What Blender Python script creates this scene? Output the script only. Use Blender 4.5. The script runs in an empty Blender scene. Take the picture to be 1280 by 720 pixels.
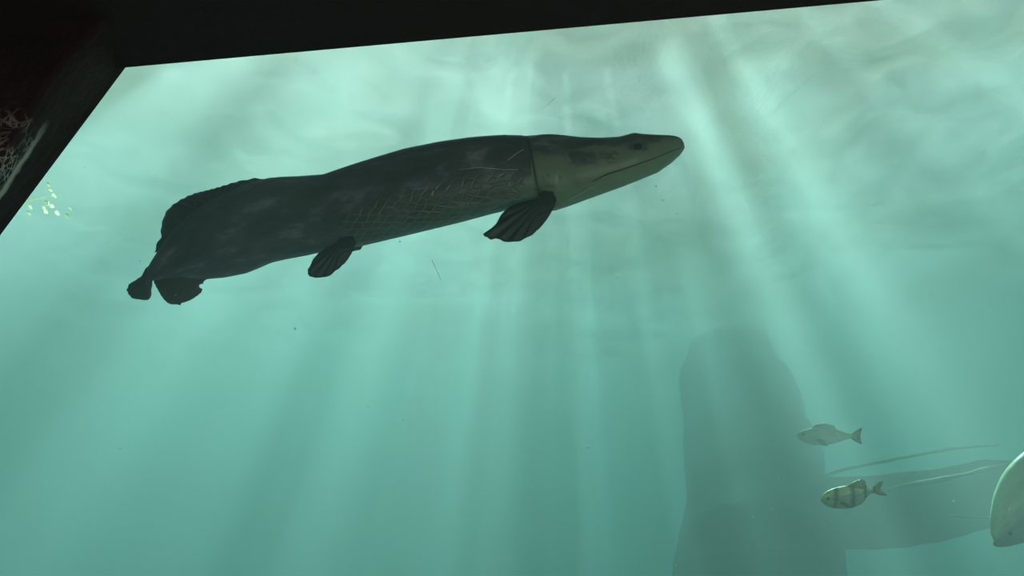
import bpy, bmesh, math, random
from mathutils import Vector, Matrix, noise

C = bpy.context.scene.collection
sc = bpy.context.scene
R = math.radians
random.seed(7)

# ------------------------------------------------------------------ camera
W, H, F = 1280.0, 720.0, 930.0
PITCH = R(25)
cam = bpy.data.cameras.new('camera')
cam_o = bpy.data.objects.new('camera', cam)
C.objects.link(cam_o)
cam.sensor_width = 36.0
cam.lens = 36.0 * F / W
cam.clip_start = 0.02
cam.clip_end = 200
cam_o.location = (0, 0, 0)
cam_o.rotation_euler = (math.pi / 2 + PITCH, 0, 0)
sc.camera = cam_o

def ray(px, py):
    x = (px - W / 2) / F
    y = (H / 2 - py) / F
    return Vector((x, math.cos(PITCH) - y * math.sin(PITCH), math.sin(PITCH) + y * math.cos(PITCH)))

def at(px, py, Y):
    d = ray(px, py)
    return d * (Y / d.y)

def at_z(px, py, Z):
    d = ray(px, py)
    return d * (Z / d.z)

# ------------------------------------------------------------------ light, world, exposure
WATER_TOP = 3.2
GOBO_X = 0.0
SHADE_Y, SHADE_Z = 1.22, 0.87       # the added slab's shade just reaches the big fish
SUN_DIR = ray(690, -300).normalized()          # where the sun stands, as bent by the water
sun = bpy.data.lights.new('sun', 'SUN')
sun.energy = 66.0
sun.color = (1.0, 0.96, 0.88)
sun.angle = R(0.6)
sun_o = bpy.data.objects.new('sun', sun)
C.objects.link(sun_o)
sun_o.location = SUN_DIR * 12
sun_o.rotation_euler = SUN_DIR.to_track_quat('Z', 'Y').to_euler()

lamp = bpy.data.lights.new('room_fill', 'POINT')      # unseen fill light added behind the camera for fish flank and rock
lamp.energy = 80.0
lamp.color = (1.0, 0.93, 0.86)
lamp.shadow_soft_size = 0.15
lamp_o = bpy.data.objects.new('room_fill', lamp); C.objects.link(lamp_o)
lamp_o.location = (1.0, -1.0, -0.95)

world = bpy.data.worlds.new('world')
sc.world = world
world.use_nodes = True
wn = world.node_tree.nodes
wl = world.node_tree.links
bg = wn['Background']
bg.inputs['Color'].default_value = (0.80, 0.92, 1.0, 1)
bg.inputs['Strength'].default_value = 0.9

sc.view_settings.view_transform = 'Standard'
sc.view_settings.look = 'None'
sc.view_settings.gamma = 1.0
sc.view_settings.use_curve_mapping = False
sc.view_settings.exposure = 0.0
cy = sc.cycles
cy.use_denoising = True
cy.use_adaptive_sampling = False
cy.max_bounces = 8
cy.diffuse_bounces = 3
cy.glossy_bounces = 3
cy.transmission_bounces = 4
cy.transparent_max_bounces = 12
cy.volume_bounces = 2
cy.caustics_reflective = False
cy.caustics_refractive = False
cy.sample_clamp_indirect = 4.0

# ------------------------------------------------------------------ helpers
def tag(o, label=None, cat=None, group=None, kind=None):
    if label: o['label'] = label
    if cat: o['category'] = cat
    if group: o['group'] = group
    if kind: o['kind'] = kind
    return o

def mesh_obj(name, verts, faces, mat=None, parent=None, smooth=True):
    me = bpy.data.meshes.new(name)
    me.from_pydata([tuple(v) for v in verts], [], faces)
    bm = bmesh.new(); bm.from_mesh(me)
    bmesh.ops.recalc_face_normals(bm, faces=bm.faces)
    bm.to_mesh(me); bm.free()
    if mat: me.materials.append(mat)
    for p in me.polygons: p.use_smooth = smooth
    o = bpy.data.objects.new(name, me)
    C.objects.link(o)
    if parent: o.parent = parent
    return o

def empty(name, loc):
    o = bpy.data.objects.new(name, None)
    C.objects.link(o)
    o.location = loc
    return o

def box_vf(x0, x1, y0, y1, z0, z1):
    v = [(x0,y0,z0),(x1,y0,z0),(x1,y1,z0),(x0,y1,z0),(x0,y0,z1),(x1,y0,z1),(x1,y1,z1),(x0,y1,z1)]
    f = [(0,3,2,1),(4,5,6,7),(0,1,5,4),(1,2,6,5),(2,3,7,6),(3,0,4,7)]
    return v, f

def prism_vf(poly, y0, y1):
    n = len(poly)
    v = [(x, y0, z) for x, z in poly] + [(x, y1, z) for x, z in poly]
    f = [tuple(range(n)), tuple(range(2*n-1, n-1, -1))]
    f += [(i, n+i, n+(i+1) % n, (i+1) % n) for i in range(n)]
    return v, f

def lerp(pts, x):
    """piecewise linear through (x, y) points sorted by x"""
    if x <= pts[0][0]: return pts[0][1]
    for (a, b), (c, d) in zip(pts, pts[1:]):
        if x <= c:
            return b + (d - b) * (x - a) / (c - a)
    return pts[-1][1]

def smoothstep(a, b, x):
    t = max(0.0, min(1.0, (x - a) / (b - a)))
    return t * t * (3 - 2 * t)

class NT:
    def __init__(self, name):
        self.m = bpy.data.materials.new(name)
        self.m.use_nodes = True
        self.t = self.m.node_tree
        self.t.nodes.clear()
        self.out = self.t.nodes.new('ShaderNodeOutputMaterial')
    def n(self, typ, **kw):
        nd = self.t.nodes.new(typ)
        for k, v in kw.items():
            if k.startswith('i_'):
                key = k[2:]
                key = int(key) if key.isdigit() else key.replace('_', ' ')
                nd.inputs[key].default_value = v
            else:
                setattr(nd, k, v)
        return nd
    def l(self, a, b): self.t.links.new(a, b)
    def ramp(self, fac, stops):
        r = self.t.nodes.new('ShaderNodeValToRGB')
        e = r.color_ramp.elements
        while len(e) < len(stops): e.new(0.5)
        for el, (p, c) in zip(e, stops):
            el.position = p
            el.color = (c, c, c, 1) if isinstance(c, (int, float)) else (*c, 1)
        self.l(fac, r.inputs['Fac'])
        return r.outputs['Color']
    def math(self, op, a, b=None, clamp=False):
        nd = self.t.nodes.new('ShaderNodeMath'); nd.operation = op; nd.use_clamp = clamp
        for i, v in enumerate((a, b)):
            if v is None: continue
            if isinstance(v, (int, float)): nd.inputs[i].default_value = v
            else: self.l(v, nd.inputs[i])
        return nd.outputs[0]
    def mix(self, fac, a, b):
        nd = self.t.nodes.new('ShaderNodeMix'); nd.data_type = 'RGBA'
        for s, v in ((nd.inputs['Factor'], fac), (nd.inputs[6], a), (nd.inputs[7], b)):
            if isinstance(v, (int, float)): s.default_value = v
            elif isinstance(v, tuple): s.default_value = (*v, 1)
            else: self.l(v, s)
        return nd.outputs[2]

def rough_mat(name, c0, c1, scale=3.0, rough=0.85, bump=0.3, detail=6):
    t = NT(name)
    co = t.n('ShaderNodeTexCoord').outputs['Object']
    nz = t.n('ShaderNodeTexNoise', i_Scale=scale, i_Detail=detail, i_Roughness=0.6)
    t.l(co, nz.inputs['Vector'])
    col = t.ramp(nz.outputs['Fac'], [(0.3, c0), (0.7, c1)])
    b = t.n('ShaderNodeBsdfPrincipled', i_Roughness=rough)
    t.l(col, b.inputs['Base Color'])
    bp = t.n('ShaderNodeBump', i_Strength=bump, i_Distance=0.03)
    t.l(nz.outputs['Fac'], bp.inputs['Height'])
    t.l(bp.outputs['Normal'], b.inputs['Normal'])
    t.l(b.outputs[0], t.out.inputs['Surface'])
    return t.m

# ------------------------------------------------------------------ materials of the setting
M_tank = rough_mat('tank_concrete', (0.14, 0.20, 0.18), (0.26, 0.33, 0.29), 0.8)
M_room = rough_mat('dark_paint', (0.004, 0.0035, 0.003), (0.007, 0.006, 0.005), 4.0)
M_shade_slab = rough_mat('shade_slab_concrete', (0.10, 0.10, 0.09), (0.16, 0.15, 0.14), 2.0)

t = NT('pond_water')
vs = t.n('ShaderNodeVolumeScatter', i_Density=0.34, i_Anisotropy=0.3)
vs.inputs['Color'].default_value = (0.92, 1.0, 0.97, 1)
va = t.n('ShaderNodeVolumeAbsorption', i_Density=0.195)
va.inputs['Color'].default_value = (0.0, 0.90, 0.84, 1)
ad = t.n('ShaderNodeAddShader')
t.l(vs.outputs[0], ad.inputs[0]); t.l(va.outputs[0], ad.inputs[1])
t.l(ad.outputs[0], t.out.inputs['Volume'])
M_water = t.m

# rippled surface: a mirror from below except for steep light, let through in painted noise patches that shape the shafts
t = NT('water_surface')
geo = t.n('ShaderNodeNewGeometry').outputs['Position']
mp = t.n('ShaderNodeMapping'); mp.inputs['Scale'].default_value = (1.0, 0.4, 1.0); mp.inputs['Location'].default_value = (GOBO_X, 0.0, 0.0)
t.l(geo, mp.inputs['Vector'])
n1 = t.n('ShaderNodeTexNoise', i_Scale=0.8, i_Detail=1.0, i_Roughness=0.5, i_Distortion=0.3)
n2 = t.n('ShaderNodeTexNoise', i_Scale=3.4, i_Detail=2.5, i_Roughness=0.6, i_Distortion=0.5)
t.l(mp.outputs[0], n1.inputs['Vector']); t.l(mp.outputs[0], n2.inputs['Vector'])
a = t.ramp(n1.outputs['Fac'], [(0.36, 0.10), (0.64, 1.0)])
b_ = t.ramp(n2.outputs['Fac'], [(0.38, 0.07), (0.56, 0.38), (0.70, 1.0)])
f = t.math('MULTIPLY', t.math('MULTIPLY', a, b_), 0.29)
# clearer patches added by hand to aim light shafts: a point under water that the beam passes through, radius, strength
BEAMS = [(570,380,2.6,0.40,0.20), (1118,135,2.5,0.055,1.0), (1240,105,2.3,0.05,1.0), (1052,612,1.8,0.11,1.0), (1272,605,2.0,0.20,0.75),
         (1035,540,2.6,0.10,0.8), (52,250,1.9,0.20,1.0), (1190,598,3.5,0.22,0.6), (400,150,3.2,0.25,0.3), (985,180,2.4,0.05,0.5), (720,420,2.4,0.035,0.7), (600,400,2.2,0.03,0.7), (480,440,2.4,0.04,0.25), (640,420,2.3,0.025,0.6), (535,400,2.3,0.02,0.7), (800,330,2.5,0.035,0.6)]
for bx, by, bY, br, bs in BEAMS:
    P = at(bx, by, bY); S = P + SUN_DIR * ((WATER_TOP - P.z) / SUN_DIR.z)
    sub = t.n('ShaderNodeVectorMath', operation='SUBTRACT'); t.l(geo, sub.inputs[0]); sub.inputs[1].default_value = S
    scl = t.n('ShaderNodeVectorMath', operation='MULTIPLY'); t.l(sub.outputs[0], scl.inputs[0]); scl.inputs[1].default_value = (1, 0.55, 0)
    ln = t.n('ShaderNodeVectorMath', operation='LENGTH'); t.l(scl.outputs[0], ln.inputs[0])
    g = t.ramp(t.math('DIVIDE', ln.outputs['Value'], br), [(0.0, bs), (0.35, bs * 0.8), (1.0, 0.0)])
    f = t.math('ADD', f, t.math('MULTIPLY', g, t.math('ADD', t.math('MULTIPLY', b_, 0.6), 0.4)), True)
tr = t.n('ShaderNodeBsdfTransparent')
t.l(f, tr.inputs['Color'])
gl = t.n('ShaderNodeBsdfGlossy', i_Roughness=0.10)
gl.inputs['Color'].default_value = (0.95, 0.97, 0.97, 1)
n3 = t.n('ShaderNodeTexNoise', i_Scale=2.0, i_Detail=5.0, i_Distortion=1.0)
t.l(geo, n3.inputs['Vector'])
bp = t.n('ShaderNodeBump', i_Strength=0.5, i_Distance=0.12)
t.l(n3.outputs['Fac'], bp.inputs['Height']); t.l(bp.outputs[0], gl.inputs['Normal'])
n4 = t.n('ShaderNodeTexNoise', i_Scale=0.7, i_Detail=4.0)
t.l(geo, n4.inputs['Vector'])
tl = t.n('ShaderNodeBsdfTranslucent')
t.l(t.ramp(n4.outputs['Fac'], [(0.42, (0.84, 0.70, 0.67)), (0.62, (0.60, 0.44, 0.34))]), tl.inputs['Color'])
pale_share = t.ramp(n3.outputs['Fac'], [(0.36, 0.055), (0.66, 0.11)])  # translucent share added to make the surface look paler from below
under = t.n('ShaderNodeMixShader'); t.l(pale_share, under.inputs[0])
t.l(gl.outputs[0], under.inputs[1]); t.l(tl.outputs[0], under.inputs[2])
lw = t.n('ShaderNodeLayerWeight', i_Blend=0.5)
steep = t.ramp(lw.outputs['Facing'], [(0.235, 1.0), (0.265, 0.0)])
mx = t.n('ShaderNodeMixShader'); t.l(steep, mx.inputs[0])
t.l(under.outputs[0], mx.inputs[1]); t.l(tr.outputs[0], mx.inputs[2])
t.l(mx.outputs[0], t.out.inputs['Surface'])
M_surf = t.m

t = NT('window_glass')
tr = t.n('ShaderNodeBsdfTransparent'); tr.inputs['Color'].default_value = (0.97, 0.99, 0.98, 1)
gl = t.n('ShaderNodeBsdfGlossy', i_Roughness=0.02)
mx = t.n('ShaderNodeMixShader', i_Fac=0.04)
t.l(tr.outputs[0], mx.inputs[1]); t.l(gl.outputs[0], mx.inputs[2])
t.l(mx.outputs[0], t.out.inputs['Surface'])
M_glass = t.m

# ------------------------------------------------------------------ the setting: tank
GL = 0.80           # the pane stands at y = GL
X0, X1, Y1, Z0 = -13.0, 13.0, 20.0, -2.6
def struct(name, vf, mat, smooth=False):
    return tag(mesh_obj(name, vf[0], vf[1], mat, None, smooth), kind='structure')

struct('floor_pool', box_vf(X0, X1, GL + 0.05, Y1, Z0 - 0.3, Z0), M_tank)
struct('wall_far', box_vf(X0, X1, Y1, Y1 + 0.4, Z0 - 0.3, WATER_TOP + 0.5), M_tank)
struct('wall_pool_left', box_vf(X0 - 0.4, X0, GL, Y1 + 0.4, Z0 - 0.3, WATER_TOP + 0.5), M_tank)
struct('wall_pool_right', box_vf(X1, X1 + 0.4, GL, Y1 + 0.4, Z0 - 0.3, WATER_TOP + 0.5), M_tank)
ce = SHADE_Y + (WATER_TOP + 0.25 - SHADE_Z) * SUN_DIR.y / SUN_DIR.z
cpoly = [(X0 - 0.4, -4.0), (X1 + 0.4, -4.0), (X1 + 0.4, ce), (-0.35, ce), (-1.6, ce + 0.55), (-2.6, ce + 0.75), (X0 - 0.4, ce + 0.9)]
cv = [(x, y, WATER_TOP + dz) for dz in (0.25, 0.45) for x, y in cpoly]
nq = len(cpoly)
cf = [tuple(range(nq)), tuple(range(2*nq - 1, nq - 1, -1))] + [(i, (i+1) % nq, nq + (i+1) % nq, nq + i) for i in range(nq)]
struct('shade_slab', (cv, cf), M_shade_slab)  # unseen slab added over the pool to shade the water near the pane
w = mesh_obj('pool_water', *box_vf(X0 + 0.002, X1 - 0.002, GL + 0.03, Y1 - 0.002, Z0 + 0.002, WATER_TOP - 0.004), M_water, None, False)
tag(w, kind='structure')
nx, ny = 60, 50
sv = [(X0 + 0.01 + (X1 - X0 - 0.02) * i / nx, GL + 0.03 + (Y1 - GL - 0.04) * j / ny, WATER_TOP + 0.025 + 0.02 * noise.noise(Vector((i * .5, j * .5, 0)))) for j in range(ny + 1) for i in range(nx + 1)]
sf = [(j*(nx+1)+i, j*(nx+1)+i+1, (j+1)*(nx+1)+i+1, (j+1)*(nx+1)+i) for j in range(ny) for i in range(nx)]
s = mesh_obj('water_surface', sv, sf, M_surf)
tag(s, kind='structure')

# ------------------------------------------------------------------ the setting: dark viewing room
RX, RB, RZ0, RZ1 = 3.4, -3.0, -1.6, 2.5
struct('floor', box_vf(-RX, RX, RB, GL, RZ0 - 0.2, RZ0), M_room)
struct('ceiling', box_vf(-RX, RX, RB, GL - 0.3, RZ1, RZ1 + 0.2), M_room)
struct('wall_back', box_vf(-RX, RX, RB - 0.2, RB, RZ0, RZ1), M_room)
struct('wall_right', box_vf(RX, RX + 0.2, RB, GL, RZ0, RZ1), M_room)
struct('wall_outer', box_vf(-RX - 0.2, -RX, RB, GL, RZ0, RZ1), M_room)
a0, a1 = at(150, 85, GL - 0.02), at(1105, 0, GL - 0.02)
sl = (a1.z - a0.z) / (a1.x - a0.x)
zl = lambda x: a0.z + sl * (x - a0.x)
struct('trim_1', prism_vf([(-RX, zl(-RX)), (RX, zl(RX)), (RX, RZ1 + 0.9), (-RX, RZ1 + 0.9)], GL - 0.32, GL - 0.02), M_room)
struct('wall_front', box_vf(-RX, RX, GL - 0.2, GL, RZ0 - 0.2, -0.5), M_room)
win = struct('window_1', box_vf(-RX, RX, GL, GL + 0.025, -0.6, RZ1 + 0.9), M_glass)
# left jamb of rough rock: front face, then a darker return face that meets the glass
j0, j1 = at(0, 285, GL - 0.01), at(150, 85, GL - 0.01)
dirj = (j1 - j0)
lo, hi = j0 - dirj * 2.4, j1 + dirj * 1.2
f0, f1 = at(0, 215, GL - 0.10), at(112, 60, GL - 0.10)
df = f1 - f0
flo, fhi = f0 - df * 2.6, f1 + df * 1.5
ns, nc = 90, 40
jv, jf = [], []
for i in range(ns + 1):
    s_ = i / ns
    e = lo.lerp(hi, s_); m = flo.lerp(fhi, s_)
    outer = Vector((-RX, GL - 0.30, m.z))
    for k in range(nc + 1):
        q = k / nc
        if q < 0.25:
            p = e.lerp(m, q / 0.25)
        else:
            p = m.lerp(outer, ((q - 0.25) / 0.75) ** 1.6)
        amp = 0.0 if q == 0 else (0.006 if q < 0.25 else 0.03)
        d = noise.fractal(p * 3.0, 1.0, 2.0, 5)
        p = p + Vector((0.3, -1.0, 0)) * amp * d
        if q == 0: p = p + Vector((0.004, 0, 0)) * noise.noise(p * 25)
        jv.append(p)
nb = len(jv)
for i in range(ns):
    for k in range(nc):
        jf.append((i*(nc+1)+k, i*(nc+1)+k+1, (i+1)*(nc+1)+k+1, (i+1)*(nc+1)+k))
for i in range(ns + 1):                       # back skin against the glass so the jamb has thickness
    jv.append(Vector((lo.lerp(hi, i/ns).x, GL - 0.003, lo.lerp(hi, i/ns).z)))
    jv.append(Vector((-RX, GL - 0.003, lo.lerp(hi, i/ns).z)))
for i in range(ns):
    b0 = nb + 2*i
    jf.append((b0, b0+1, b0+3, b0+2))
    jf.append((i*(nc+1), (i+1)*(nc+1), b0+2, b0))
t = NT('rock_jamb')
co = t.n('ShaderNodeTexCoord').outputs['Object']
nz = t.n('ShaderNodeTexNoise', i_Scale=5.0, i_Detail=8.0, i_Roughness=0.65)
t.l(co, nz.inputs['Vector'])
base = t.ramp(nz.outputs['Fac'], [(0.35, (0.006, 0.0028, 0.002)), (0.7, (0.014, 0.008, 0.006))])
from mathutils.bvhtree import BVHTree
tree_ = BVHTree.FromPolygons(jv, jf)
hit = lambda px, py: tree_.ray_cast(Vector((0, 0, 0)), ray(px, py).normalized())[0] or at(px, py, GL - 0.12)
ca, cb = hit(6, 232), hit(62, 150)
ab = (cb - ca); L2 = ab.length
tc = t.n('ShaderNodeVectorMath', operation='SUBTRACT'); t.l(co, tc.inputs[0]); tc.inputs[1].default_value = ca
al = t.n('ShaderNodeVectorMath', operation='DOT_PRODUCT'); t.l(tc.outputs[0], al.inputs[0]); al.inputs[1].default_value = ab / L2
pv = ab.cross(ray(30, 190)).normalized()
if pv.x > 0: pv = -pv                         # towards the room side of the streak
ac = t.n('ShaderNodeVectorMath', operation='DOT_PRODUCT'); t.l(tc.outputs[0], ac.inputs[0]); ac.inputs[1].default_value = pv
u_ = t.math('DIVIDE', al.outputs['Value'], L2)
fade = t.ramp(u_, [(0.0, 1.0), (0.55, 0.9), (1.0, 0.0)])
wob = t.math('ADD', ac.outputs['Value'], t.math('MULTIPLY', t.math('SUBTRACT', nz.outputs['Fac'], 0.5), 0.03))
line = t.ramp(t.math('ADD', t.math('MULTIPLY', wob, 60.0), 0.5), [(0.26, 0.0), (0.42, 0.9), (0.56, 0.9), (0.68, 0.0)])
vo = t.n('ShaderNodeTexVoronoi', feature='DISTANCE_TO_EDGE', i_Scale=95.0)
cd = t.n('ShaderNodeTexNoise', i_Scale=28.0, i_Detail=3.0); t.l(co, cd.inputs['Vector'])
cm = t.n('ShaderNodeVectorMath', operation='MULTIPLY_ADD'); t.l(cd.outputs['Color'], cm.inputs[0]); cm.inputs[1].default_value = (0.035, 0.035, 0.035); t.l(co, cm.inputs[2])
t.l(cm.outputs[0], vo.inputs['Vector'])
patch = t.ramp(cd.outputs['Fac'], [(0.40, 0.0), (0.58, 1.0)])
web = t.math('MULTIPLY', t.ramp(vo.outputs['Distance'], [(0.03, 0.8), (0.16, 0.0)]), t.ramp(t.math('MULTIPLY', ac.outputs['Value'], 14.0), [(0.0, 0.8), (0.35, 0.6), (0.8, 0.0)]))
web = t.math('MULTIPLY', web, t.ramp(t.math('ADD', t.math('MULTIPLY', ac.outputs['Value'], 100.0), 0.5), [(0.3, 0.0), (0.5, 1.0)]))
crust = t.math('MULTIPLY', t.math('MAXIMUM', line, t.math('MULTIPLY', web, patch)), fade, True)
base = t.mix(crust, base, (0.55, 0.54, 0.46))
b = t.n('ShaderNodeBsdfPrincipled', i_Roughness=0.9)
t.l(base, b.inputs['Base Color'])
bp = t.n('ShaderNodeBump', i_Strength=0.7, i_Distance=0.03)
t.l(nz.outputs['Fac'], bp.inputs['Height']); t.l(bp.outputs[0], b.inputs['Normal'])
t.l(b.outputs[0], t.out.inputs['Surface'])
tag(mesh_obj('wall_left', jv, jf, t.m), kind='structure')

# ------------------------------------------------------------------ arapaima
TILT = R(15)
FY = 1.3
P0 = at(510, 265, FY)
NRM = Vector((0, math.cos(TILT), math.sin(TILT)))
UPV = Vector((0, -math.sin(TILT), math.cos(TILT)))
def fp(px, py):
    """pixel -> (x, v) on the fish's mid plane, relative to P0"""
    d = ray(px, py)
    p = d * (P0.dot(NRM) / d.dot(NRM)) - P0
    return p.x, p.dot(UPV)

UP = [(176.5,346.5),(182,339),(188.8,326),(195.4,315),(203,303),(212,290),(224,277),(240,263),(260,250.5),(285,238),(310,229),(335,222.5),(355,221),(372,220.6),(404,218.5),
      (437,207.5),(475,196),(507,187),(550,178.7),(587,173.7),(610,171.8),(632,170.6),(652,171.2),(660,172.6),(668,172.2),(676,171.2),(687.5,170.5),(705,171.5),(725,173.7),
      (750,174.2),(772.5,173),(785,169.8),(792.5,168.2),(800,169.4),(820,170.6),(832.5,170.6),(841,171.2),(846,172.2),(850,174),(852.5,176),(854.5,179.5),(855.6,184)]
LOW = [(176.5,348.5),(182,350.5),(190,351),(205,350.6),(225,350.2),(245,350),(256.6,349.9),(282.5,347.8),(309,342.5),(324.7,336),(340.5,328.8),(359,324.5),(385.4,319.3),(422,310.8),
       (451,307.8),(500,296),(550,283.7),(575,277.5),(615,266.5),(640,260.5),(669,260),(693.7,262),(710,257),(750,242.5),(780,231.7),(807.5,220.5),(822.5,214.5),(840,202.5),(850,193.7),(854,188),(855.6,185)]

# skin material: pigment and scale mask come as vertex attributes, the scale pattern from its own map in metres
t = NT('arapaima_skin')
uv = t.n('ShaderNodeUVMap', uv_map='skin').outputs[0]
pal = t.n('ShaderNodeAttribute', attribute_name='pale').outputs['Fac']
scm = t.n('ShaderNodeAttribute', attribute_name='scaly').outputs['Fac']
vo = t.n('ShaderNodeTexVoronoi', feature='DISTANCE_TO_EDGE', i_Scale=60.0, i_Randomness=0.4)
mp = t.n('ShaderNodeMapping'); mp.inputs['Scale'].default_value = (0.8, 1.15, 1); mp.inputs['Rotation'].default_value = (0, 0, 0.5)
t.l(uv, mp.inputs['Vector']); t.l(mp.outputs[0], vo.inputs['Vector'])
edge = t.ramp(vo.outputs['Distance'], [(0.02, 1.0), (0.16, 0.0)])
nz = t.n('ShaderNodeTexNoise', i_Scale=14.0, i_Detail=5.0, i_Roughness=0.65)
t.l(uv, nz.inputs['Vector'])
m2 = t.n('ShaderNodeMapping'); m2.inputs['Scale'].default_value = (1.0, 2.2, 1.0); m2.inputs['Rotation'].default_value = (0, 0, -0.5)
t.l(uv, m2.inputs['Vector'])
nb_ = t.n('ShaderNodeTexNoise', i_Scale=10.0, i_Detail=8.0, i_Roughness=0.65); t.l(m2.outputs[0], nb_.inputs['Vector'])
dark = t.ramp(nb_.outputs['Fac'], [(0.35, (0.028, 0.029, 0.033)), (0.55, (0.095, 0.092, 0.102)), (0.72, (0.34, 0.33, 0.36))])  # lighter streaks are painted-in reflections from the glass
paleC = t.ramp(nz.outputs['Fac'], [(0.3, (0.17, 0.22, 0.12)), (0.75, (0.28, 0.33, 0.20))])
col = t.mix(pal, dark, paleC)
ef = t.math('MULTIPLY', edge, scm)
col = t.mix(ef, col, (0.15, 0.16, 0.11))
b = t.n('ShaderNodeBsdfPrincipled', i_Roughness=0.42)
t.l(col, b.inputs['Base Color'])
hb = t.math('SUBTRACT', t.math('MULTIPLY', nz.outputs['Fac'], 0.3), t.math('MULTIPLY', ef, 0.6))
bp = t.n('ShaderNodeBump', i_Strength=0.35, i_Distance=0.006)
t.l(hb, bp.inputs['Height']); t.l(bp.outputs[0], b.inputs['Normal'])
t.l(b.outputs[0], t.out.inputs['Surface'])
M_skin = t.m

def plain(name, c0, c1, scale, rough=0.5, trans=0.0):
    t = NT(name)
    co = t.n('ShaderNodeTexCoord').outputs['Object']
    mp = t.n('ShaderNodeMapping'); t.l(co, mp.inputs['Vector'])
    nz = t.n('ShaderNodeTexNoise', i_Scale=scale, i_Detail=4.0)
    t.l(mp.outputs[0], nz.inputs['Vector'])
    b = t.n('ShaderNodeBsdfPrincipled', i_Roughness=rough)
    col = t.ramp(nz.outputs['Fac'], [(0.3, c0), (0.7, c1)])
    t.l(col, b.inputs['Base Color'])
    sh = b.outputs[0]
    if trans:
        tl = t.n('ShaderNodeBsdfTranslucent'); t.l(col, tl.inputs['Color'])
        mx = t.n('ShaderNodeMixShader', i_Fac=trans)
        t.l(sh, mx.inputs[1]); t.l(tl.outputs[0], mx.inputs[2]); sh = mx.outputs[0]
    t.l(sh, t.out.inputs['Surface'])
    return t.m
M_fin = plain('fin_dark', (0.008, 0.009, 0.010), (0.020, 0.020, 0.020), 30, 0.5)
M_fin_brown = plain('fin_brown', (0.05, 0.04, 0.035), (0.09, 0.07, 0.06), 25, 0.5, 0.35)
M_eye = plain('fish_eye', (0.004, 0.004, 0.004), (0.01, 0.01, 0.01), 5, 0.1)
M_mouth = plain('mouth_line', (0.012, 0.014, 0.011), (0.03, 0.035, 0.028), 30, 0.6)
M_gill = plain('gill_edge', (0.30, 0.27, 0.22), (0.42, 0.38, 0.32), 20, 0.5)

ara = empty('arapaima', P0)
ara.rotation_euler = (TILT, 0, 0)     # local z = UPV, local y = NRM
tag(ara, 'big dark arapaima with pale throat swimming near the surface', 'fish')

def half_width(px, h):
    r = lerp([(176,0.35),(200,0.30),(260,0.34),(330,0.48),(420,0.62),(520,0.72),(640,0.80),(700,0.85),(780,0.95),(830,1.1),(850,1.15),(856,1.0)], px)
    return h * r

NSEC, NRING = 380, 112
xs = []
x_a, x_b = 176.5, 855.6
for i in range(NSEC + 1):
    q = i / NSEC
    q2 = 0.5 - 0.5 * math.cos(math.pi * q)
    xs.append(x_a + (x_b - x_a) * (0.65 * q + 0.35 * q2))
bv, uvs, pale, scaly = [], [], [], []
def section(px):
    yu, yl = lerp(UP, px), lerp(LOW, px)
    X, vu = fp(px, yu); X2, vl = fp(px, yl)
    return (X + X2) / 2, vu, vl
def pigment(px, py, s, side):
    """pale share at photo column px, row py; s = height in the section, -1 belly .. 1 back"""
    nb1 = noise.fractal(Vector((px * 0.045, py * 0.13, side * 7.3)), 1.0, 2.0, 4)
    nb2 = noise.noise(Vector((px * 0.09, py * 0.25, 3.1 + side)))
    if px > 664:
        yb = lerp([(664,200),(690,199),(720,193),(750,189),(775,187),(800,183),(825,175),(840,171),(856,165)], px)
        p = smoothstep(-5, 5, (py - yb) + 7 * nb1)
        if 700 < px < 775:                       # dark blotches on the cheek
            k = math.exp(-((py - 201 - (740 - px) * 0.03) / 5.5) ** 2) * smoothstep(700, 715, px) * (1 - smoothstep(760, 776, px))
            p *= 1 - 0.95 * smoothstep(0.05, 0.25, k * (0.55 + nb1))
        if 776 < px < 812:
            k = math.exp(-((py - 186) / 5) ** 2 - ((px - 793) / 13) ** 2)
            p *= 1 - 0.9 * smoothstep(0.1, 0.35, k * (0.7 + 0.8 * nb2))
        if px > 843:                             # dark tip of the snout
            p *= 1 - 0.95 * smoothstep(846, 850, px + 1.5 * nb2) * (1 - smoothstep(182, 189, py))
        if px < 720 and py > 215:                # a few dark flecks round the fin root
            p *= 1 - 0.7 * smoothstep(0.28, 0.45, nb2) * (1 - smoothstep(690, 720, px))
        return 0.95 * p
    yb = lerp([(430,300),(480,280),(560,258),(620,238),(664,208)], px)
    p = smoothstep(-4, 26, (py - yb) + 12 * nb1)
    lvl = lerp([(380,0.0),(430,0.08),(520,0.16),(600,0.30),(640,0.55),(660,0.85),(664,0.95)], px)
    if px > 600:
        p *= 1 - 0.6 * smoothstep(0.15, 0.4, nb2) * (1 - smoothstep(650, 664, px))
    return p * lvl
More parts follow.
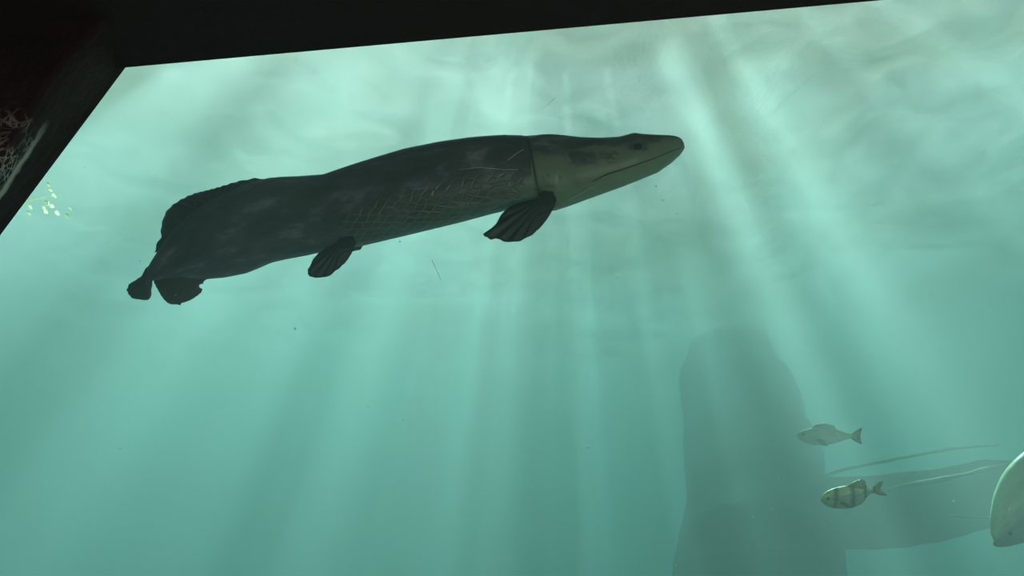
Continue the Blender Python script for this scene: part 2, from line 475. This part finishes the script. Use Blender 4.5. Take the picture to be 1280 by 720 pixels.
for i, px in enumerate(xs):
    X, vu, vl = section(px)
    c, h = (vu + vl) / 2, max((vu - vl) / 2, 0.0015)
    wdt = max(half_width(px, h), 0.0015)
    h *= 0.985
    for k in range(NRING):
        th = 2 * math.pi * k / NRING
        cs, sn = math.cos(th), math.sin(th)
        ex = 0.9
        yy = wdt * math.copysign(abs(cs) ** ex, cs)
        zz = h * math.copysign(abs(sn) ** ex, sn)
        if sn > 0 and px > 690: yy *= 1.0
        s = sn
        row = lerp(UP, px) + (1 - s) / 2 * (lerp(LOW, px) - lerp(UP, px))
        side = 0 if cs <= 0 else 1
        # gill cover: the head skin stands a little proud of the body behind it
        gx = lerp([(172,659),(185,661),(200,663),(225,668),(245,672),(262,676)], row)
        lift = 0.007 * smoothstep(gx - 3, gx + 1, px) * (1 - smoothstep(gx + 5, gx + 55, px)) * (1 - abs(sn) ** 6)
        nrmv = Vector((cs, sn)).normalized()
        yy += nrmv.x * lift; zz += nrmv.y * lift * 0.4
        bv.append((X, yy, c + zz))
        uvs.append((X, (math.asin(max(-1, min(1, sn))) * h) ))
        row_seen = row - 0.26 * abs(yy) * (lerp(LOW, px) - lerp(UP, px)) / max(2 * h, 1e-4)      # the flank bulges: allow for the view from below
        pale.append(pigment(px, row_seen, s, side))
        m = smoothstep(415, 450, px) * (1 - smoothstep(640, 662, px)) * smoothstep(-8, 22, row_seen - lerp([(415,268),(500,240),(580,222),(660,212)], px))
        scaly.append(m)
bf = []
for i in range(NSEC):
    for k in range(NRING):
        k2 = (k + 1) % NRING
        bf.append((i*NRING+k, i*NRING+k2, (i+1)*NRING+k2, (i+1)*NRING+k))
bf.append(tuple(range(NRING))[::-1]); bf.append(tuple(NSEC*NRING+k for k in range(NRING)))
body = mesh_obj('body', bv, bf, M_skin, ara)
me = body.data
ul = me.uv_layers.new(name='skin')
for lp in me.loops: ul.data[lp.index].uv = uvs[lp.vertex_index]
for nm, arr in (('pale', pale), ('scaly', scaly)):
    at_ = me.attributes.new(nm, 'FLOAT', 'POINT')
    at_.data.foreach_set('value', arr)

def resample(poly, step):
    out = []
    n = len(poly)
    for i in range(n):
        a, b = Vector(poly[i]), Vector(poly[(i+1) % n])
        k = max(1, int((b - a).length / step))
        for j in range(k): out.append(a.lerp(b, j / k))
    return out

def fin(name, px_poly, root, mat, parent, y0=0.0, splay=0.0, thick=0.014, tip=0.003, rays=16, label=None):
    """a fin: outline in photo pixels on the fish's plane, root = the two ends of its base; thick at the base, thin at the
    edge, fanned with fin rays and swung out from the body by splay (metres out per metre from the base)"""
    pts = [Vector(fp(*p)) for p in resample(px_poly, 2.0)]
    r0, r1 = Vector(fp(*root[0])), Vector(fp(*root[1]))
    rm = (r0 + r1) / 2
    cen = sum(pts, Vector((0, 0))) / len(pts)
    far = max((p - rm).length for p in pts)
    NR = 9
    verts, faces = [], []
    n = len(pts)
    def yz(p, edge):
        d = (p - rm)
        dist = d.length
        ang = math.atan2(d.y, d.x)
        th = thick * (1 - min(1, dist / far)) ** 0.8 + tip
        th *= (1 - edge ** 3) 
        rib = 0.0022 * math.sin(ang * rays * 2.2) * min(1, dist / far * 2)
        out = y0 - splay * dist + rib
        return out, th
    for sgn in (-1, 1):
        for k in range(NR):
            q = k / NR
            for p0 in pts:
                p = cen.lerp(p0, q)
                o_, th = yz(p, q)
                verts.append((p.x, o_ + sgn * (th / 2 + 0.0006), p.y))
    base2 = NR * n
    rim = len(verts)
    for p in pts:
        o_, th = yz(p, 1.0)
        verts.append((p.x, o_, p.y))
    for s_i, off in ((0, 0), (1, base2)):
        for k in range(NR):
            for i in range(n):
                i2 = (i + 1) % n
                a = off + k*n; b = off + (k+1)*n if k < NR - 1 else rim
                faces.append((a+i, a+i2, b+i2, b+i))
    o = mesh_obj(name, verts, faces, mat, parent)
    bm = bmesh.new(); bm.from_mesh(o.data)
    bmesh.ops.remove_doubles(bm, verts=bm.verts, dist=1e-6)
    bmesh.ops.recalc_face_normals(bm, faces=bm.faces)
    bm.to_mesh(o.data); bm.free()
    for p in o.data.polygons: p.use_smooth = True
    if label: o['label'] = label
    return o

PECT = [(668.7,258.7),(658,261.5),(645,265),(637,269),(632.5,272.5),(628,278),(625,282.5),(621,290),(615,296),(610,299.5),(605.5,303),(607,306),(611,307),(612.5,308.5),(615,309.5),(620,308),(624,309),(630,311.5),(637.5,312.5),(650,310.7),(658,306.5),(665,302.5),(672,296),(677.5,290),(683,282.5),(687.5,275),(691,268),(694,261),(690,250),(678,248)]
fin('pectoral_fin', PECT, [(668,256),(694,256)], M_fin, ara, y0=-0.054, splay=0.10, label='dark rounded fin below the pale throat')
PELV = [(422.3,311.3),(412,316),(403.9,321.4),(400,326),(397,332),(394,337.5),(391,342.5),(392.5,345),(392,347.5),(393.8,350.4),(397,351),(401.2,352.5),(408,351.5),(414.4,351.2),(420,348),(425,343.8),(432,338),(438,332),(442.5,325),(446,318.7),(450,309),(446,300),(430,302)]
fin('pelvic_fin', PELV, [(424,306),(450,304)], M_fin, ara, y0=-0.034, splay=0.08)
# the fins of the far side lie folded along the flank
fin('pectoral_fin', [(690,246),(670,240),(640,238),(612,236),(600,240),(606,246),(630,252),(660,256),(684,256)], [(690,246),(684,256)], M_fin, ara, y0=0.065, splay=-0.01)
fin('pelvic_fin', [(448,296),(430,292),(405,296),(392,302),(402,307),(425,308),(444,304)], [(448,296),(444,304)], M_fin, ara, y0=0.057, splay=0.01)
DORS = [(335,224),(319.5,222.7),(298,226.4),(272,234.3),(258,238),(245.5,241),(236,244.5),(229.7,247.5),(222,252),(216.5,256),(211.5,260),(208,264.6),(205,270),(203.3,276.5),(201.5,283),(201.2,291),(201.2,297.6),(198,302),(195.4,306),(193,316),(215,310),(260,275),(320,240)]
fin('dorsal_fin', DORS, [(335,232),(200,315)], M_fin, ara, thick=0.02)
CAUD = [(184,333),(179,341.5),(177,345),(172,348.5),(167.7,351),(164,353.5),(161,356),(159.3,359),(158.5,363),(160,367),(162.4,370),(164.5,372.5),(167.7,373.6),(174,374.2),(182,375.5),(185,374.8),(187.5,373),(188.8,368),(189,363.6),(190,357),(190.7,351.5),(193,345),(190,336)]
fin('tail_fin', CAUD, [(180,343),(192,347)], M_fin, ara, thick=0.016)
ANAL = [(191.5,350),(194,356.5),(198,363.6),(201,369),(204.6,374),(209,378.3),(214,380.7),(220,380.4),(225.8,381.5),(225.5,380),(227,379),(232,377.4),(237.6,375.5),(244,371.5),(249.5,367.5),(252.5,364),(253,361),(250.5,360),(248.7,358.3),(250,355.8),(253.5,354.4),(256.6,349.9),(270,340),(230,338),(200,342)]
fin('anal_fin', ANAL, [(192,346),(262,345)], M_fin_brown, ara, thick=0.012, label='brownish ragged fin under the tail')

def skin_point(px, py, out=0.0):
    """point on the near flank of the body at a photo pixel"""
    X, vu, vl = section(px)
    c, h = (vu + vl) / 2, (vu - vl) / 2
    w_ = half_width(px, h)
    x_, v = fp(px, py)
    yy = 0.0
    for _ in range(6):
        sn = max(-0.98, min(0.98, (v - 0.26 * yy - c) / h))
        a_ = math.asin(math.copysign(abs(sn) ** (1 / 0.9), sn))
        yy = w_ * math.cos(a_) ** 0.9
    return Vector((x_, -(yy + out), v - 0.26 * yy))

def tube(name, pts, rad, mat, parent=None, seg=8, label=None):
    """tube through points, rad a number or one per point"""
    verts, faces = [], []
    n = len(pts)
    rr = rad if isinstance(rad, (list, tuple)) else [rad] * n
    ref = Vector((0.13, 0.31, 0.94)).normalized()
    for i, p in enumerate(pts):
        tg = (pts[min(i+1, n-1)] - pts[max(i-1, 0)]).normalized()
        a_ = tg.cross(ref)
        if a_.length < 1e-3: a_ = tg.cross(Vector((1, 0, 0)))
        a_.normalize(); b_ = tg.cross(a_)
        for k in range(seg):
            q = 2 * math.pi * k / seg
            verts.append(p + (a_ * math.cos(q) + b_ * math.sin(q)) * rr[i])
    for i in range(n - 1):
        for k in range(seg):
            k2 = (k + 1) % seg
            faces.append((i*seg+k, i*seg+k2, (i+1)*seg+k2, (i+1)*seg+k))
    faces.append(tuple(range(seg))); faces.append(tuple((n-1)*seg+k for k in range(seg)))
    o = mesh_obj(name, verts, faces, mat, parent)
    if label: o['label'] = label
    return o

def ball(name, c, r, mat, parent, sq=(1, 1, 1)):
    bm = bmesh.new()
    bmesh.ops.create_uvsphere(bm, u_segments=20, v_segments=12, radius=r)
    for v in bm.verts: v.co = Vector((v.co.x * sq[0], v.co.y * sq[1], v.co.z * sq[2])) + c
    me = bpy.data.meshes.new(name); bm.to_mesh(me); bm.free()
    me.materials.append(mat)
    for p in me.polygons: p.use_smooth = True
    o = bpy.data.objects.new(name, me); C.objects.link(o); o.parent = parent
    return o

e = skin_point(792, 186.5)
ball('eye', e, 0.008, M_eye, ara, (1.1, 0.6, 0.9))
ball('eye', Vector((e.x, -e.y, e.z)), 0.008, M_eye, ara, (1.1, 0.6, 0.9))
mp_ = [(738,229),(746,224.5),(756,219.5),(768,216),(780,212),(795,207),(810,201.5),(825,195.5),(838,190),(848,186.5)]
tube('mouth_line', [skin_point(x, y, 0.0005) for x, y in mp_], [0.0006,0.0012,0.0014,0.0013,0.0012,0.001,0.001,0.001,0.001,0.0006], M_mouth, ara, 6)
# pale rim of the gill cover and the thin line along the flank
gp = [(659.5,178),(661,184),(662.5,192),(664.5,202),(667,216),(670,230),(673,244),(676,255)]
tube('gill_edge', [skin_point(x, y, 0.004) for x, y in gp[:2]] + [skin_point(x, y, 0.003) for x, y in gp[2:]], [0.0015,0.002,0.002,0.002,0.002,0.002,0.002,0.001], M_mouth, ara, 6)
tube('gill_edge', [skin_point(659, 177, 0.004), skin_point(663, 175.5, 0.004), skin_point(668, 174, 0.004), skin_point(675, 172.6, 0.003)], [0.001, 0.0022, 0.002, 0.001], M_gill, ara, 6, 'pale notch above the gill cover')
thr = [(693,259),(706,252),(718,246),(730,239),(742,232),(752,227)]
tube('throat_fold', [skin_point(x, y, 0.0) for x, y in thr], [0.001,0.0022,0.0022,0.0022,0.002,0.001], M_gill, ara, 6)

# ------------------------------------------------------------------ smaller fish in the haze
class Frame:
    """upright plane across the view at distance Y, tipped towards the camera by tilt"""
    def __init__(self, px, py, Y, tilt=0.0):
        self.p0 = at(px, py, Y)
        self.n = Vector((0, math.cos(tilt), math.sin(tilt))); self.u = Vector((0, -math.sin(tilt), math.cos(tilt)))
        self.tilt = tilt
    def __call__(self, px, py):
        d = ray(px, py)
        p = d * (self.p0.dot(self.n) / d.dot(self.n)) - self.p0
        return Vector((p.x, p.dot(self.u)))

def spine_fish(name, label, fr, stations, wr, mat, fins, eye=None, eye_r=0.006):
    """stations: (px, py, half height in px) from snout to tail root; fins: (name, outline, root)"""
    root = empty(name, fr.p0); root.rotation_euler = (fr.tilt, 0, 0)
    tag(root, label, 'fish')
    k = (fr(stations[0][0] + 10, stations[0][1]) - fr(stations[0][0], stations[0][1])).length / 10
    n = len(stations); N, RG = 90, 40
    pts = []
    for i in range(N + 1):                     # Catmull-Rom through the stations
        q = i / N * (n - 1); j = min(int(q), n - 2); f_ = q - j
        P = [Vector(stations[max(0, min(n-1, j + o))]) for o in (-1, 0, 1, 2)]
        pts.append(0.5 * ((2*P[1]) + (P[2]-P[0])*f_ + (2*P[0]-5*P[1]+4*P[2]-P[3])*f_**2 + (3*P[1]-P[0]-3*P[2]+P[3])*f_**3))
    xy = [fr(p.x, p.y) for p in pts]
    verts, faces, us = [], [], []
    for i in range(N + 1):
        tg = (xy[min(N, i+1)] - xy[max(0, i-1)]).normalized(); nm = Vector((-tg.y, tg.x))
        if nm.y < 0: nm = -nm
        h = max(0.3, pts[i].z) * k; w_ = h * wr
        for g in range(RG):
            th = 2 * math.pi * g / RG
            c = xy[i] + nm * (h * math.sin(th))
            verts.append((c.x, w_ * math.cos(th), c.y)); us.append((i / N, 0.5 + 0.5 * math.sin(th)))
    for i in range(N):
        for g in range(RG):
            g2 = (g + 1) % RG
            faces.append((i*RG+g, i*RG+g2, (i+1)*RG+g2, (i+1)*RG+g))
    faces.append(tuple(range(RG))); faces.append(tuple(N*RG+g for g in range(RG)))
    o = mesh_obj('body', verts, faces, mat, root)
    ul = o.data.uv_layers.new(name='skin')
    for lp in o.data.loops: ul.data[lp.index].uv = us[lp.vertex_index]
    for nm_, poly, rt, y0 in fins:
        P2 = [fr(*p) for p in resample(poly, 1.2)]
        r = (fr(*rt[0]) + fr(*rt[1])) / 2
        far = max((p - r).length for p in P2); cen = sum(P2, Vector((0, 0))) / len(P2)
        V, Fc, m = [], [], len(P2)
        for sg in (-1, 1):
            for q in (0.0, 0.35, 0.7, 0.92):
                for p0 in P2:
                    p = cen.lerp(p0, 1 - q) if q else p0
                    th = 0.0 if q == 0 else (0.0015 + 0.004 * (1 - (p - r).length / far))
                    V.append((p.x, y0 + sg * th + 0.0012 * math.sin(40 * math.atan2(p.y - r.y, p.x - r.x)), p.y))
            off = 0 if sg < 0 else 4 * m
            for q in range(3):
                for i in range(m):
                    i2 = (i + 1) % m
                    Fc.append((off+q*m+i, off+q*m+i2, off+(q+1)*m+i2, off+(q+1)*m+i))
            Fc.append(tuple(off + 3*m + i for i in range(m)))
        f_o = mesh_obj(nm_, V, Fc, mat_fin, root)
        bm = bmesh.new(); bm.from_mesh(f_o.data)
        bmesh.ops.remove_doubles(bm, verts=bm.verts, dist=1e-6); bmesh.ops.recalc_face_normals(bm, faces=bm.faces)
        bm.to_mesh(f_o.data); bm.free()
        if not f_o.data.uv_layers: f_o.data.uv_layers.new(name='skin')
    if eye:
        ep = fr(eye[0], eye[1])
        for sg in (-1, 1):
            ball('eye', Vector((ep.x, sg * eye[2], ep.y)), eye_r, M_eye, root, (1, 0.6, 1))
    return root

def fish_mat(name, top, flank, bars=None, barcol=(0.05, 0.07, 0.05)):
    t = NT(name)
    uv = t.n('ShaderNodeUVMap', uv_map='skin').outputs[0]
    sx = t.n('ShaderNodeSeparateXYZ'); t.l(uv, sx.inputs[0])
    nz = t.n('ShaderNodeTexNoise', i_Scale=9.0, i_Detail=4.0); t.l(uv, nz.inputs['Vector'])
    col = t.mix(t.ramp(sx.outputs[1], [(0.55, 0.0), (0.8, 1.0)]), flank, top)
    col = t.mix(t.ramp(nz.outputs['Fac'], [(0.45, 0.0), (0.75, 0.45)]), col, barcol)
    if bars:
        w_ = t.math('ADD', sx.outputs[0], t.math('MULTIPLY', t.math('SUBTRACT', nz.outputs['Fac'], 0.5), 0.08))
        w_ = t.math('ADD', w_, t.math('MULTIPLY', sx.outputs[1], -0.06))
        stops = []
        for c, hw in bars:
            stops += [(c - hw, 0.0), (c, 0.85), (c + hw, 0.0)]
        col = t.mix(t.ramp(w_, stops), col, barcol)
    vo = t.n('ShaderNodeTexVoronoi', feature='DISTANCE_TO_EDGE', i_Scale=26.0, i_Randomness=0.4); t.l(uv, vo.inputs['Vector'])
    b = t.n('ShaderNodeBsdfPrincipled', i_Roughness=0.4)
    t.l(col, b.inputs['Base Color'])
    bp = t.n('ShaderNodeBump', i_Strength=0.3, i_Distance=0.004); t.l(vo.outputs['Distance'], bp.inputs['Height']); t.l(bp.outputs[0], b.inputs['Normal'])
    t.l(b.outputs[0], t.out.inputs['Surface'])
    return t.m

mat_fin = plain('pale_fin', (0.30, 0.33, 0.24), (0.45, 0.48, 0.36), 25, 0.5, 0.4)
M_barred = fish_mat('barred_fish_skin', (0.80, 0.97, 0.48), (0.36, 0.56, 0.36), [(0.30, 0.05), (0.52, 0.06), (0.74, 0.05)])  # sunlight on the back is also put into the lighter top colour
fr = Frame(1060, 620, 1.8, R(24))
bst = [(1026,624.5,1.2),(1028.5,624.5,5),(1034,624,9.5),(1043,623,12.5),(1054,622,14),(1065,620.5,13.5),(1074,618,10.5),(1081,615.5,6.5),(1088,613.5,3.6),(1092,612.5,3.2)]
spine_fish('barred_fish', 'small pale fish with dark bars and a sunlit yellow-green back', fr, bst, 0.42, M_barred, [
    ('tail_fin', [(1088,611),(1092,607),(1097.8,602.5),(1104.4,601.5),(1102,606),(1099.5,611),(1103,615),(1109.5,619.5),(1103,619.5),(1096,618),(1090,616)], [(1089,611),(1089,616)], 0),
    ('dorsal_fin', [(1050,611),(1058,606.5),(1064,603.5),(1071,600),(1077,598.6),(1081,600),(1083,606),(1084,611),(1070,612)], [(1050,611),(1082,611)], 0),
    ('anal_fin', [(1068,630),(1073,632),(1078,629),(1082,624),(1084,618),(1076,621)], [(1069,628),(1083,618)], 0),
    ('pectoral_fin', [(1044,625),(1050,624),(1056,627),(1059,631),(1053,632),(1047,629)], [(1044,625),(1046,628)], -0.025)],
    (1032.5, 621.5, 0.013), 0.003)

M_pale = fish_mat('pale_fish_skin', (0.46, 0.66, 0.40), (0.20, 0.28, 0.19))
fr = Frame(1262, 640, 2.1, R(20))
rst = [(1242.5,676,2),(1245,676,9),(1252,669,18),(1262,657,29),(1277,641,42),(1300,620,52),(1330,600,54),(1365,582,46),(1400,568,32),(1430,558,18),(1450,552,12)]
spine_fish('large_pale_fish', 'large pale fish nosing down at the edge of view, only its head and shoulder showing', fr, rst, 0.45, M_pale, [
    ('tail_fin', [(1445,545),(1470,520),(1490,508),(1484,540),(1496,580),(1470,572),(1446,560)], [(1446,546),(1446,558)], 0),
    ('dorsal_fin', [(1295,572),(1315,545),(1350,530),(1395,532),(1410,548),(1380,560),(1330,570)], [(1295,572),(1405,552)], 0),
    ('anal_fin', [(1360,628),(1375,650),(1400,640),(1418,580),(1395,590)], [(1362,626),(1415,578)], 0),
    ('pectoral_fin', [(1280,660),(1284,655),(1300,672),(1304,694),(1290,688),(1281,672)], [(1280,660),(1284,655)], -0.05)],
    (1256, 664, 0.022), 0.006)

M_dim = fish_mat('dim_fish_skin', (0.60, 0.68, 0.48), (0.70, 0.78, 0.58))
fr = Frame(1035, 545, 2.6, R(20))
dst = [(995,543,1),(998,544,4),(1006,545,8),(1016,545.5,10.5),(1028,545,11),(1040,545,9.5),(1051,545,6.5),(1060,545,3.5),(1066,545,2.6)]
spine_fish('dim_fish', 'faint pale fish with a lighter belly, almost lost in the haze above the barred fish', fr, dst, 0.45, M_dim, [
    ('tail_fin', [(1063,543),(1070,538),(1078,534),(1075,545),(1078,556),(1069,552),(1063,547)], [(1064,543),(1064,547)], 0),
    ('dorsal_fin', [(1012,537),(1020,530),(1030,528),(1042,531),(1048,540),(1030,538)], [(1012,537),(1047,540)], 0),
    ('pectoral_fin', [(1014,548),(1020,547),(1027,551),(1029,556),(1021,555)], [(1014,548),(1016,551)], -0.04)],
    (1002, 542.5, 0.017), 0.004)

# ------------------------------------------------------------------ drowned tree in the murk
t = NT('drowned_bark')
co = t.n('ShaderNodeTexCoord').outputs['Object']
mp = t.n('ShaderNodeMapping'); mp.inputs['Scale'].default_value = (3.0, 3.0, 0.8); t.l(co, mp.inputs['Vector'])
nz = t.n('ShaderNodeTexNoise', i_Scale=3.0, i_Detail=8.0, i_Roughness=0.65); t.l(mp.outputs[0], nz.inputs['Vector'])
b = t.n('ShaderNodeBsdfPrincipled', i_Roughness=0.9)
t.l(t.ramp(nz.outputs['Fac'], [(0.3, (0.02, 0.022, 0.016)), (0.7, (0.07, 0.07, 0.05))]), b.inputs['Base Color'])
bp = t.n('ShaderNodeBump', i_Strength=0.8, i_Distance=0.04); t.l(nz.outputs['Fac'], bp.inputs['Height']); t.l(bp.outputs[0], b.inputs['Normal'])
t.l(b.outputs[0], t.out.inputs['Surface'])
M_bark = t.m
M_twig = plain('pale_twig', (0.60, 0.62, 0.50), (0.80, 0.80, 0.66), 12, 0.8)

def limb(name, pts, rad, mat, parent, org, seg=28, n=70, rough=0.10, label=None):
    P = [p - org for p in pts]; m = len(P)
    cp, cr = [], []
    for i in range(n + 1):
        q = i / n * (m - 1); j = min(int(q), m - 2); f_ = q - j; f2 = f_ * f_ * (3 - 2 * f_) * 0.5 + f_ * 0.5
        cp.append(P[j].lerp(P[j+1], f_)); cr.append(rad[j] + (rad[j+1] - rad[j]) * f2)
    o = tube(name, cp, cr, mat, parent, seg, label)
    for i, v in enumerate(o.data.vertices):
        if i < (n + 1) * seg:
            c = cp[i // seg]; d = v.co - c
            v.co = c + d * (1 + rough * 2.0 * noise.fractal(v.co * (0.5 / max(0.05, cr[i // seg])), 1.0, 2.0, 4))
    return o
tb = at(948, 760, 5.2); tb = Vector((tb.x, tb.y, Z0))
tree = empty('drowned_tree', tb)
tag(tree, 'dark drowned tree trunk with a side limb, dim in the green haze', 'tree')
trunk = [tb, at(948, 720, 5.4), at(944, 650, 5.9), at(936, 580, 6.6), at(926, 510, 7.5), at(914, 440, 8.6), at(904, 370, 9.8)]
limb('trunk', trunk, [0.74, 0.54, 0.55, 0.57, 0.55, 0.5, 0.45], M_bark, tree, tb, 40, 120, 0.10)
limb('branch', [at(960, 655, 5.5), at(1050, 642, 5.3), at(1160, 632, 5.2), at(1300, 608, 5.2), at(1420, 590, 5.2)], [0.26, 0.25, 0.23, 0.2, 0.17], M_bark, tree, tb, 24, 60, 0.06)
limb('twig', [at(1085, 618, 3.7), at(1130, 607, 3.6), at(1190, 597, 3.5), at(1240, 585, 3.4), at(1300, 574, 3.3)], [0.008, 0.012, 0.013, 0.012, 0.012], M_twig, tree, tb, 8, 30, 0.2, 'pale thin twig')
limb('twig', [at(1012, 600, 3.75), at(1060, 586, 3.8), at(1120, 573, 3.9), at(1190, 561, 4.0), at(1250, 556, 4.1)], [0.004, 0.008, 0.009, 0.008, 0.004], M_twig, tree, tb, 8, 30, 0.2, 'pale thin twig')
limb('twig', [at(1184, 645.5, 2.9), at(1205, 647, 3.0), at(1228, 647, 3.2), at(1246, 646, 3.4), at(1270, 640, 3.7), at(1290, 628, 3.95)], [0.002, 0.004, 0.004, 0.004, 0.005, 0.006], M_twig, tree, tb, 8, 30, 0.2, 'pale thin twig')

# ------------------------------------------------------------------ sprig of leaves below the surface, far left
M_leaf = plain('sunlit_leaf', (0.66, 0.72, 0.30), (0.90, 0.92, 0.60), 20, 0.45, 0.75)
so = at(52, 250, 1.9)
spr = empty('waterweed', so)
tag(spr, 'sprig of small yellow-green leaves drifting beside the rock edge', 'plant')
k = so.y / F * 1.1
rnd = random.Random(3)
stem_pts = [Vector(((x - 52) * k, rnd.uniform(-.01, .01), (250 - y) * k)) for x, y in [(14,266),(26,258),(40,251),(54,246),(68,243),(82,240)]]
tube('stem', stem_pts, [0.001, 0.0016, 0.0016, 0.0016, 0.001, 0.0006], M_leaf, spr, 6)
spots = [(53,231),(60,234),(62,239),(69,238),(56,249),(47,256),(51,258),(42,262),(28,263),(26,258),(66,260),(69,262),(82,253),(36,256),(58,252),(77,261),(64,257),(33,266),(45,251),(20,262)]
for (x, y) in spots:
    c = Vector(((x - 52) * k, rnd.uniform(-.05, .05), (250 - y) * k))
    L, Wd = k * rnd.uniform(3.2, 5.4), k * rnd.uniform(1.3, 2.1)
    an = R(rnd.uniform(-70, -30)); tw = rnd.uniform(-.5, .5)
    V, Fc = [], []
    ns_ = 8
    for i in range(ns_ + 1):                   # one thin cupped blade
        u = -1 + 2 * i / ns_
        wv = Wd * math.sqrt(max(0, 1 - u * u)) * (1 - 0.25 * u) + 0.0002
        for v_ in (-1, 0, 1):
            lx, ly, lz = u * L, 0.15 * L * u * u + 0.2 * Wd * abs(v_), v_ * wv
            ly2, lz2 = ly * math.cos(tw) - lz * math.sin(tw), ly * math.sin(tw) + lz * math.cos(tw)
            V.append(c + Vector((lx * math.cos(an) - lz2 * math.sin(an), ly2, lx * math.sin(an) + lz2 * math.cos(an))))
    for i in range(ns_):
        for v_ in (0, 1):
            a_ = i * 3 + v_
            Fc.append((a_, a_ + 1, a_ + 4, a_ + 3))
    mesh_obj('leaf', V, Fc, M_leaf, spr)

# ------------------------------------------------------------------ specks in the water, scratches in the pane
M_speck = plain('white_speck', (0.88, 0.90, 0.88), (0.95, 0.95, 0.93), 5, 0.6, 0.7)
bm = bmesh.new()
rnd = random.Random(11)
known = [(772,347),(829,250),(846,267),(1006,566),(751,620),(504,525),(150,561),(369,411),(500,302),(1192,626),(973,598),(965,636),(820,233),(1034,147),(1076,148),(1022,61),(1110,52),(1030,153),(941,646),(845,707),(735,560),(665,602)]
for i in range(150):
    px, py = known[i] if i < len(known) else (rnd.uniform(20, 1270), rnd.uniform(60, 715))
    d = ray(px, py); ct = SUN_DIR.y / SUN_DIR.z          # just past the added slab's shade, in the sunlit water
    Y = max(1.0, 0.06 + (SHADE_Y - SHADE_Z * ct) / (1 - ct * d.z / d.y)) + (0.12 if i < len(known) else rnd.uniform(0.1, 0.7))
    r = Y / F * (rnd.uniform(1.0, 1.6) if i < len(known) else rnd.uniform(0.5, 0.9))
    # a thin flake, lit through from behind by the sun
    m4 = Matrix.Translation(at(px, py, Y)) @ Matrix.Rotation(rnd.uniform(0, 3), 4, 'Y') @ Matrix.Rotation(R(90 - rnd.uniform(0, 50)), 4, 'X') @ Matrix.Diagonal((r * rnd.uniform(0.8, 1.6), r, r, 1))
    bmesh.ops.create_circle(bm, cap_ends=True, segments=7, radius=1.0, matrix=m4)
me = bpy.data.meshes.new('suspended_specks'); bm.to_mesh(me); bm.free()
me.materials.append(M_speck)
o = bpy.data.objects.new('suspended_specks', me); C.objects.link(o)
tag(o, 'tiny white specks drifting in the hazy water', 'specks', kind='stuff')
for pts in ([(635,200),(644,193),(655,186)], [(574,212),(600,209),(630,212),(648,212)], [(678,137),(686,130),(694,122)], [(540,325),(546,338),(551,349)]):
    tube('scratch', [at(x, y, GL - 0.0005) for x, y in pts], 0.00022, M_speck, win, 5)
